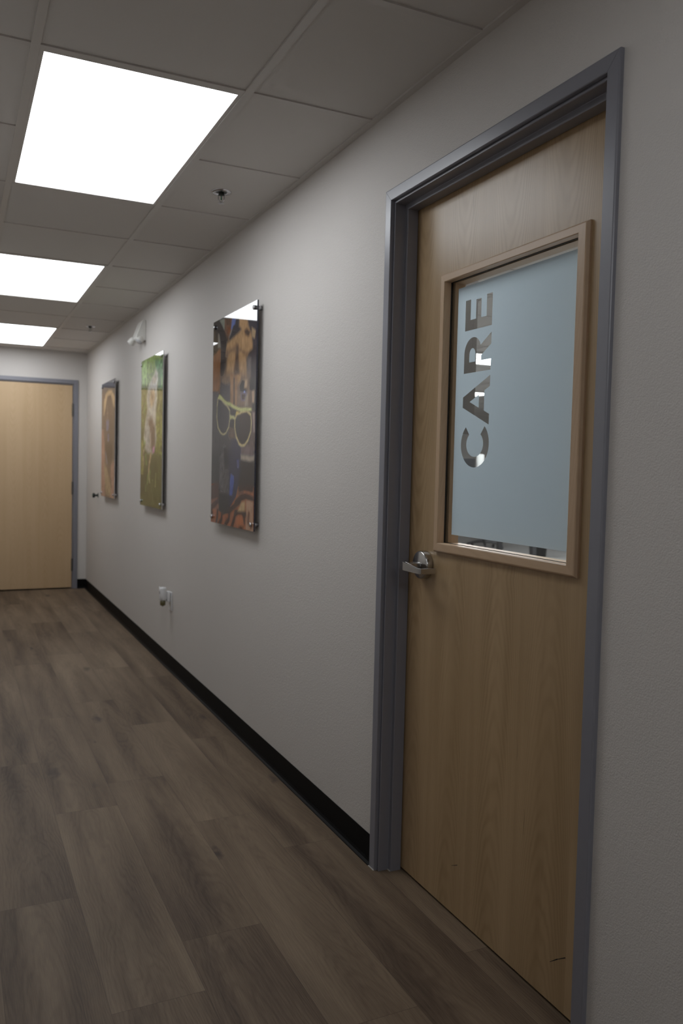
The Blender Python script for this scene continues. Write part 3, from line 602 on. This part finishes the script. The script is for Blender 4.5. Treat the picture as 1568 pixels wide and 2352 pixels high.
ART3 = [["p", [[-0.181, 1.028], [1.062, 1.007], [1.071, 0.876], [-0.175, 0.936]], [92, 88, 96], 0.03], ["p", [[-0.236, 0.601], [0.267, 0.59], [0.313, -0.029], [-0.189, -0.043]], [166, 116, 88], 0.05], ["p", [[0.752, 0.325], [1.113, 0.325], [1.138, -0.005], [0.702, -0.017]], [164, 118, 92], 0.05], ["p", [[0.517, 0.928], [0.782, 0.915], [1.018, 0.837], [0.997, 0.739], [0.879, 0.785], [0.711, 0.876], [0.521, 0.877], [0.332, 0.789], [0.178, 0.707], [0.152, 0.832], [0.324, 0.903]], [186, 152, 92], 0.03], ["p", [[0.444, 0.872], [0.749, 0.858], [0.882, 0.743], [0.941, 0.533], [0.914, 0.316], [0.645, 0.247], [0.327, 0.334], [0.206, 0.547], [0.256, 0.74]], [112, 90, 78], 0.03], ["p", [[0.41, 0.804], [0.519, 0.799], [0.498, 0.671], [0.389, 0.674]], [140, 112, 84], 0.02], ["p", [[0.687, 0.793], [0.791, 0.789], [0.813, 0.687], [0.725, 0.69]], [134, 106, 84], 0.02], ["p", [[0.357, 0.675], [0.591, 0.668], [0.568, 0.566], [0.381, 0.57]], [124, 116, 142], 0.03], ["p", [[0.468, 0.551], [0.622, 0.548], [0.589, 0.48], [0.497, 0.481]], [120, 112, 140], 0.02], ["p", [[0.325, 0.457], [0.86, 0.451], [0.827, 0.316], [0.447, 0.316]], [92, 74, 64], 0.03], ["s", [[0.347, 0.386], [0.488, 0.281], [0.561, 0.238]], [140, 130, 138], 0.04, 0.02], ["p", [[0.209, 0.28], [0.451, 0.264], [0.724, 0.197], [0.774, 0.027], [0.39, 0.018], [0.3, 0.148]], [160, 132, 84], 0.04], ["s", [[0.49, 0.264], [0.649, 0.196], [0.768, 0.112]], [118, 92, 72], 0.06, 0.03]]
def paint(shapes, base, nu=120, nv=184, fur=.16, seed=1, sat=.85):
    rng = np.random.default_rng(seed)
    U, Vv = np.meshgrid(np.linspace(0, 1, nu+1), np.linspace(0, 1, nv+1))
    asp = 1.025/.67
    X, Y = U, Vv*asp
    img = np.zeros((nv+1, nu+1, 3)); img[:] = base
    def segd(px, py, a, b):
        ax, ay = a; bx, by = b; dx, dy = bx-ax, by-ay
        t = np.clip(((px-ax)*dx+(py-ay)*dy)/(dx*dx+dy*dy+1e-12), 0, 1)
        return np.hypot(px-ax-t*dx, py-ay-t*dy)
    def vn(fx, fy):
        gx, gy = int(fx)+2, int(fy)+2
        g = rng.random((gy+1, gx+1)); x = U*fx; y = Vv*fy
        i, j = x.astype(int), y.astype(int); a, b = x-i, y-j
        a = a*a*(3-2*a); b = b*b*(3-2*b)
        return (g[j, i]*(1-a)+g[j, i+1]*a)*(1-b)+(g[j+1, i]*(1-a)+g[j+1, i+1]*a)*b
    wob = (vn(9, 14)-.5)*.022; wob2 = (vn(9, 14)-.5)*.022
    for sh in shapes:
        pts = [(p[0], p[1]*asp) for p in sh[1]]; px, py = X+wob*.5, Y+wob2*.5
        col = np.array(sh[2], float)
        if sh[0] == 'p':
            d = np.full(X.shape, 9.0); ins = np.zeros(X.shape, bool)
            n = len(pts)
            for i in range(n):
                a, b = pts[i], pts[(i+1) % n]
                d = np.minimum(d, segd(px, py, a, b))
                c = (a[1] > py) != (b[1] > py)
                with np.errstate(divide='ignore', invalid='ignore'):
                    xi = (b[0]-a[0])*(py-a[1])/(b[1]-a[1]+1e-12)+a[0]
                ins ^= c & (px < xi)
            sd = np.where(ins, d, -d); soft = sh[3]*.9
            k = np.clip(.5+sd/(2*soft), 0, 1)
        else:
            d = np.full(X.shape, 9.0)
            for a, b in zip(pts[:-1], pts[1:]): d = np.minimum(d, segd(px, py, a, b))
            w, soft = sh[3]*.6, sh[4]*.7
            k = np.clip(.5-(d-w)/(2*soft), 0, 1)
        k = (k*k*(3-2*k))[..., None]
        img = img*(1-k)+col*k
    f = .5*vn(80, 34)+.3*vn(35, 70)+.2*vn(14, 20)
    img = img*(1+(f[..., None]-.5)*2*fur)
    img = np.clip(img/255, 0, 1)
    out = np.where(img <= .04045, img/12.92, ((img+.055)/1.055)**2.4)
    out = .2*(out/.2)**1.24
    g = out.mean(axis=2, keepdims=True); out = g+(out-g)*sat
    return np.clip(out*PRINT_GAIN, 0, .9)
PRINT_GAIN = 1.36
def print_mesh(rgb, w, h, x):
    nv, nu = rgb.shape[0]-1, rgb.shape[1]-1
    # viewed from -x: the picture's left is +y
    ys_ = np.linspace(w/2, -w/2, nu+1); zs = np.linspace(-h/2, h/2, nv+1)
    co = [(x, y, z) for z in zs for y in ys_]
    W = nu+1
    fs = [(j*W+i, j*W+i+1, (j+1)*W+i+1, (j+1)*W+i) for j in range(nv) for i in range(nu)]
    me = bpy.data.meshes.new('photo_print'); me.from_pydata(co, [], fs); me.update()
    at = me.attributes.new('print', 'FLOAT_COLOR', 'POINT')
    rgba = np.ones((len(co), 4), np.float32); rgba[:, :3] = rgb.reshape(-1, 3)
    at.data.foreach_set('color', rgba.ravel())
    return me
def standoff(bm, y, z):
    lathe(bm, [(.0095, 0.0), (.0095, -.0255)], 24, (0, y, z), 'x')
    lathe(bm, [(.0095, -.0330), (.0100, -.0335), (.0100, -.0400), (.0090, -.0415)], 24, (0, y, z), 'x')
ARTS = ((ART1, (66, 64, 64), 3.467, 4.140, 1.0085, 2.0330, .13, 'acrylic_dark', 'nearest dog picture, dark dog wearing yellow-rimmed glasses'),
        (ART2, (110, 126, 72), 5.266, 5.930, 1.0100, 2.0260, .30, 'acrylic', 'middle dog picture, pale scruffy dog sitting in green grass'),
        (ART3, (120, 98, 82), 6.995, 7.660, 1.0065, 2.0070, .16, 'acrylic', 'farthest dog picture, brown dog with a dark muzzle'))
for i, (sh, base, ya, yb, za, zb, fur, em, lb) in enumerate(ARTS):
    w, h = yb-ya, zb-za
    t = tag(empty('dog_picture', (0, (ya+yb)/2, (za+zb)/2)), lb, 'picture', 'acrylic dog pictures on the corridor wall')
    bm = bmesh.new(); box(bm, -.0320, -.0255, -w/2, w/2, -h/2, h/2)
    pn = obj('acrylic_panel', bm, M[em], t)
    pn.data.materials.append(M['white'])  # unseen back face made white to bounce light into the wall gap
    for p in pn.data.polygons:
        if p.normal.x > .9: p.material_index = 1
    me = print_mesh(paint(sh, base, fur=fur, seed=i+3, sat=(.80, .82, .58)[i]), w-.0008, h-.0008, -.0326)  # lowered saturation puts the veil of reflections into the print colours
    me.materials.append(M['photo'])
    po = bpy.data.objects.new('photo_print', me); COL.objects.link(po); po.parent = t
    for sy in (-1, 1):
        for sz in (-1, 1):
            bm = bmesh.new(); standoff(bm, sy*(w/2-.030), sz*(h/2-.030))
            obj('standoff', bm, M['chrome'], t, True)

# ------------------------------------------------------------------ emergency light on the wall
t = tag(empty('emergency_light', (0, 6.02, 2.17)), 'white wall lamp unit with two small lamp heads above the grass dog picture', 'emergency light')
bm = bmesh.new()
prism(bm, [(0, .155), (-.022, .155), (-.030, .145), (-.070, .035), (-.066, .018), (0, .010)], -.075, .085, 'y')
bod = obj('housing', bm, M['offwhite'], t); bv = bod.modifiers.new('bevel', 'BEVEL'); bv.width = .005; bv.segments = 2
for y, x in ((-.062, -.042), (.062, -.075)):
    bm = bmesh.new(); lathe(bm, [(.010, .034), (.020, .031), (.024, .018), (.0265, -.012), (.0255, -.016)], 28)
    lh = obj('lamp_head', bm, M['offwhite'], t, True)
    bm = bmesh.new(); lathe(bm, [(.0235, -.0165), (.020, -.0195), (.008, -.022), (.002, -.0225)], 28)
    ln = obj('lens', bm, M['lens'], lh, True)
    lh.location = (x, y, .012); lh.rotation_euler = (math.radians(-20 if y < 0 else 30), math.radians(35), 0)

# ------------------------------------------------------------------ outlet and plug-in air freshener
t = tag(empty('wall_outlet', (0, 5.11, .440)), 'white wall outlet plate behind the plug-in air freshener', 'outlet')
bm = bmesh.new(); box(bm, -.006, 0, -.036, .036, -.0585, .0585, .0018)
obj('cover_plate', bm, M['white'], t)
for z in (-.020, .020):
    bm = bmesh.new(); box(bm, -.0075, -.0055, -.0165, .0165, z-.0145, z+.0145, .0008)
    so = obj('socket', bm, M['offwhite'], t)
    bm = bmesh.new()
    for y in (-.006, .006): box(bm, -.0079, -.0073, y-.0012, y+.0012, z-.001, z+.008)
    obj('slot', bm, M['black'], so)
t = tag(empty('air_freshener', (0, 5.11, .470)), 'white plug-in air freshener with an amber oil bottle, low on the wall', 'air freshener')
bm = bmesh.new(); box(bm, -.030, -.0080, -.020, .020, -.034, .034, .007, 3)
obj('plug_body', bm, M['white'], t, True)
bm = bmesh.new()
lathe(bm, [(.019, -.022), (.0215, -.018), (.0225, .015), (.0215, .050), (.019, .058), (.012, .060), (.009, .054), (.002, .052)], 28, (-.052, 0, 0))
box(bm, -.040, -.026, -.011, .011, -.018, .020, .003)
prism(bm, [(-.075, .020), (-.0735, .066), (-.066, .050), (-.062, .020)], -.010, .010, 'y')
obj('hood', bm, M['white'], t, True)
bm = bmesh.new(); lathe(bm, [(.010, -.0225), (.015, -.026), (.0175, -.030), (.0175, -.052), (.015, -.055), (.004, -.055)], 24, (-.052, 0, 0))
obj('oil_bottle', bm, M['oil'], t, True)
bm = bmesh.new(); lathe(bm, [(.006, -.0552), (.008, -.058), (.007, -.062), (.002, -.063)], 16, (-.052, 0, 0))
obj('bottle_tip', bm, M['lens'], t, True)

# ------------------------------------------------------------------ dark knob beyond the last picture
t = tag(empty('round_knob', (.003, 8.035, .995)), 'small dark metal knob on the wall beyond the farthest picture', 'knob')
bm = bmesh.new(); lathe(bm, [(.024, 0), (.024, -.006), (.010, -.009), (.009, -.030)], 24, axis='x')
obj('base_plate', bm, M['steel_dark'], t)
bm = bmesh.new(); lathe(bm, [(.009, -.030), (.021, -.034), (.024, -.044), (.020, -.054), (.006, -.057)], 24, axis='x')
obj('grip', bm, M['steel_dark'], t, True)

# ------------------------------------------------------------------ the room behind the CARE door
RX, RY0, RY1 = 11.0, -1.0, 14.0
bm = bmesh.new(); box(bm, .115, RX, RY0, RY1, -.1, 0)
tag(obj('floor_room', bm, M['room_floor']), 'pale grey floor of the room behind the CARE door', 'floor', kind='structure')
bm = bmesh.new(); box(bm, WT, RX, RY1, RY1+.12, 0, 2.9)
tag(obj('wall_room_far', bm, M['wall']), 'far wall of the room seen through the clear letters', 'wall', kind='structure')
bm = bmesh.new(); box(bm, RX, RX+.12, RY0, RY1+.12, 0, 2.9)
tag(obj('wall_room_side', bm, M['wall']), 'side wall of the room behind the CARE door', 'wall', kind='structure')
bm = bmesh.new(); box(bm, WT, RX+.12, RY0-.12, RY0, 0, 2.9)
tag(obj('wall_room_near', bm, M['wall']), 'near wall of the room behind the CARE door', 'wall', kind='structure')
RL = [(3.02, 4.22, 6.58, 7.19), (4.55, 5.75, 9.78, 10.39), (.46, 1.06, 2.0, 3.2), (2.4, 3.6, 3.2, 3.8), (5.2, 6.4, 1.9, 2.5), (5.6, 6.8, 5.0, 5.6), (7.4, 8.6, 8.2, 8.8)]  # first two show through the letters; the others are unseen, added for illumination
bm = bmesh.new(); box(bm, WT, RX, RY0, RY1, H+.031, H+.06)
cr = tag(obj('ceiling_room', bm, M['tile']), 'ceiling of the room behind the CARE door', 'ceiling', kind='structure')
bm = bmesh.new()
x = .73
while x < RX: box(bm, x-.012, x+.012, RY0, RY1, H+.024, H+.0308); x += .61
y = -.4
while y < RY1: box(bm, WT, RX, y-.012, y+.012, H+.025, H+.0309); y += .61
obj('ceiling_grid', bm, M['grid'], cr)
ROOMLB = ('white ceiling light seen through the letter R', 'white ceiling light seen through the letter A')
for i, (x0, x1, y0, y1) in enumerate(RL):
    ceiling_light('ceiling_light', x0, x1, y0, y1, H+.0008, ROOMLB[i] if i < 2 else 'added unseen ceiling light that brightens the frosted film and the room', 'room ceiling lights', M['light2'])
# tall dark cabinet end just inside, left of the window
t = tag(empty('upper_cabinet', (WT+.0003, 2.45, 1.43)), 'dark taupe hanging cabinet behind the left side of the letters', 'cabinet')
bm = bmesh.new(); box(bm, .0, .285, 0, 1.4, 0, .99); obj('carcass', bm, M['cab'], t)
for a in (0, .7):
    bm = bmesh.new(); box(bm, .286, .305, a+.003, a+.697, .004, .986, .002); dr = obj('cabinet_door', bm, M['cab'], t)
    bm = bmesh.new(); tube(bm, [(.306, a+.60, .05), (.325, a+.60, .06), (.325, a+.60, .17), (.306, a+.60, .18)], .005, 8); obj('pull_handle', bm, M['steel'], dr)
# desk with monitor seen through the letter C
t = tag(empty('desk', (3.6, 7.3, 0)), 'grey desk seen behind the frosted window', 'desk')
bm = bmesh.new(); box(bm, -.8, .8, -.35, .35, .72, .75, .003); obj('desk_top', bm, M['white'], t)
for sx in (-.74, .74):
    for sy in (-.3, .3):
        bm = bmesh.new(); box(bm, sx-.025, sx+.025, sy-.025, sy+.025, 0, .72); obj('leg', bm, M['screen'], t)
t = tag(empty('monitor', (3.65, 7.3, .75)), 'dark grey monitor back seen through the letter C', 'monitor')
bm = bmesh.new(); box(bm, -.30, .11, -.02, .02, .32, .69, .004); obj('screen', bm, M['black'], t)
bm = bmesh.new(); box(bm, -.115, -.075, .02, .045, .02, .5); obj('neck', bm, M['screen'], t)
bm = bmesh.new(); box(bm, -.22, .03, -.08, .09, 0, .015, .003); obj('foot', bm, M['screen'], t)
t = tag(empty('paper_roll_holder', (3.835, 7.3, .75)), 'pale upright roll beside the monitor, seen through the letter C', 'paper roll')
bm = bmesh.new(); lathe(bm, [(.10, 0), (.10, .02), (.02, .025)], 28); obj('stand', bm, M['screen'], t)
bm = bmesh.new(); lathe(bm, [(.035, .026), (.04, .03), (.04, .735), (.02, .74)], 28); obj('roll', bm, M['paper'], t, True)
# office chair
t = tag(empty('office_chair', (6.95, 11.6, 0), .4), 'black office chair whose star base shows under the frosted film', 'chair')
bm = bmesh.new(); box(bm, -.25, .25, -.25, .25, .44, .52, .03, 3); obj('seat', bm, M['mesh'], t)
bm = bmesh.new(); box(bm, -.22, .22, .22, .28, .60, 1.05, .025, 3); box(bm, -.03, .03, .24, .27, .46, .62); obj('backrest', bm, M['mesh'], t)
bm = bmesh.new(); lathe(bm, [(.03, .10), (.03, .24), (.02, .25), (.02, .44)], 16); obj('column', bm, M['black'], t)
for k in range(5):
    a = 2*PI*k/5; c, s_ = math.cos(a), math.sin(a)
    bm = bmesh.new(); tube(bm, [(0, 0, .13), (.15*c, .15*s_, .115), (.31*c, .31*s_, .085)], [.03, .024, .016], 8); lg = obj('base_leg', bm, M['black'], t)
    bm = bmesh.new(); lathe(bm, [(.022, -.016), (.030, -.010), (.030, .010), (.022, .016)], 16, (.31*c, .0, .03), 'y')
    bmesh.ops.translate(bm, verts=bm.verts, vec=(0, .31*s_, 0)); obj('caster', bm, M['black'], lg)
# bin
t = tag(empty('waste_bin', (7.02, 10.25, 0)), 'black waste bin showing under the frosted film', 'bin')
bm = bmesh.new(); lathe(bm, [(.005, .012), (.118, .010), (.125, .0), (.150, .34), (.156, .345), (.156, .36), (.146, .36), (.120, .03), (.005, .03)], 36)
obj('bin_body', bm, M['black'], t, True)

# ------------------------------------------------------------------ marks on the near door
bm = bmesh.new()
def mark(pts, w):
    n = len(pts)
    for (a, b) in zip(pts[:-1], pts[1:]):
        d = Vector((0, b[0]-a[0], b[1]-a[1])).normalized(); nn = Vector((0, -d.z, d.y))*w
        A, B = Vector((XD-.00025, *a)), Vector((XD-.00025, *b))
        bm.faces.new([bm.verts.new(p) for p in (A+nn*.4, B+nn, B-nn, A-nn*.4)])
mark([(1.5311, 0.1063), (1.5035, 0.1286), (1.4764, 0.1471)], .0013)
mark([(1.9729, 0.1455), (1.9416, 0.1611)], .0009)
mk = obj('scuff_mark', loc(bm, d1), M['gasket'], leaf)

# ------------------------------------------------------------------ world, camera, render settings
w = bpy.data.worlds.new('World'); S.world = w; w.use_nodes = True
bg = w.node_tree.nodes['Background']; bg.inputs[0].default_value = (.5, .5, .5, 1); bg.inputs[1].default_value = .0

yaw, pitch, roll, F = .4418, -.0521, .0232, 1884.6
f = Vector((math.sin(yaw)*math.cos(pitch), math.cos(yaw)*math.cos(pitch), math.sin(pitch)))
r = f.cross(Vector((0, 0, 1))).normalized(); u = r.cross(f)
r2 = r*math.cos(roll)+u*math.sin(roll); u2 = u*math.cos(roll)-r*math.sin(roll)
cam = bpy.data.cameras.new('camera'); co = bpy.data.objects.new('camera', cam); COL.objects.link(co)
mt = Matrix((r2, u2, -f)).transposed().to_4x4(); mt.translation = (-1.24, 0, 1.2966)
co.matrix_world = mt
cam.sensor_fit = 'VERTICAL'; cam.sensor_height = 36.0; cam.lens = F/2352*36.0
cam.clip_start = .02
cam.dof.use_dof = True; cam.dof.focus_distance = 2.15; cam.dof.aperture_fstop = 4.5
S.camera = co
S.view_settings.view_transform = 'Standard'; S.view_settings.look = 'None'
S.view_settings.gamma = 1.0; S.view_settings.exposure = .17
try: S.view_settings.use_curve_mapping = False
except Exception: pass
S.cycles.use_denoising = True
S.cycles.max_bounces = 10; S.cycles.diffuse_bounces = 6; S.cycles.glossy_bounces = 5
S.cycles.transparent_max_bounces = 12; S.cycles.transmission_bounces = 6
S.cycles.sample_clamp_indirect = 6.0
S.cycles.caustics_reflective = False; S.cycles.caustics_refractive = False
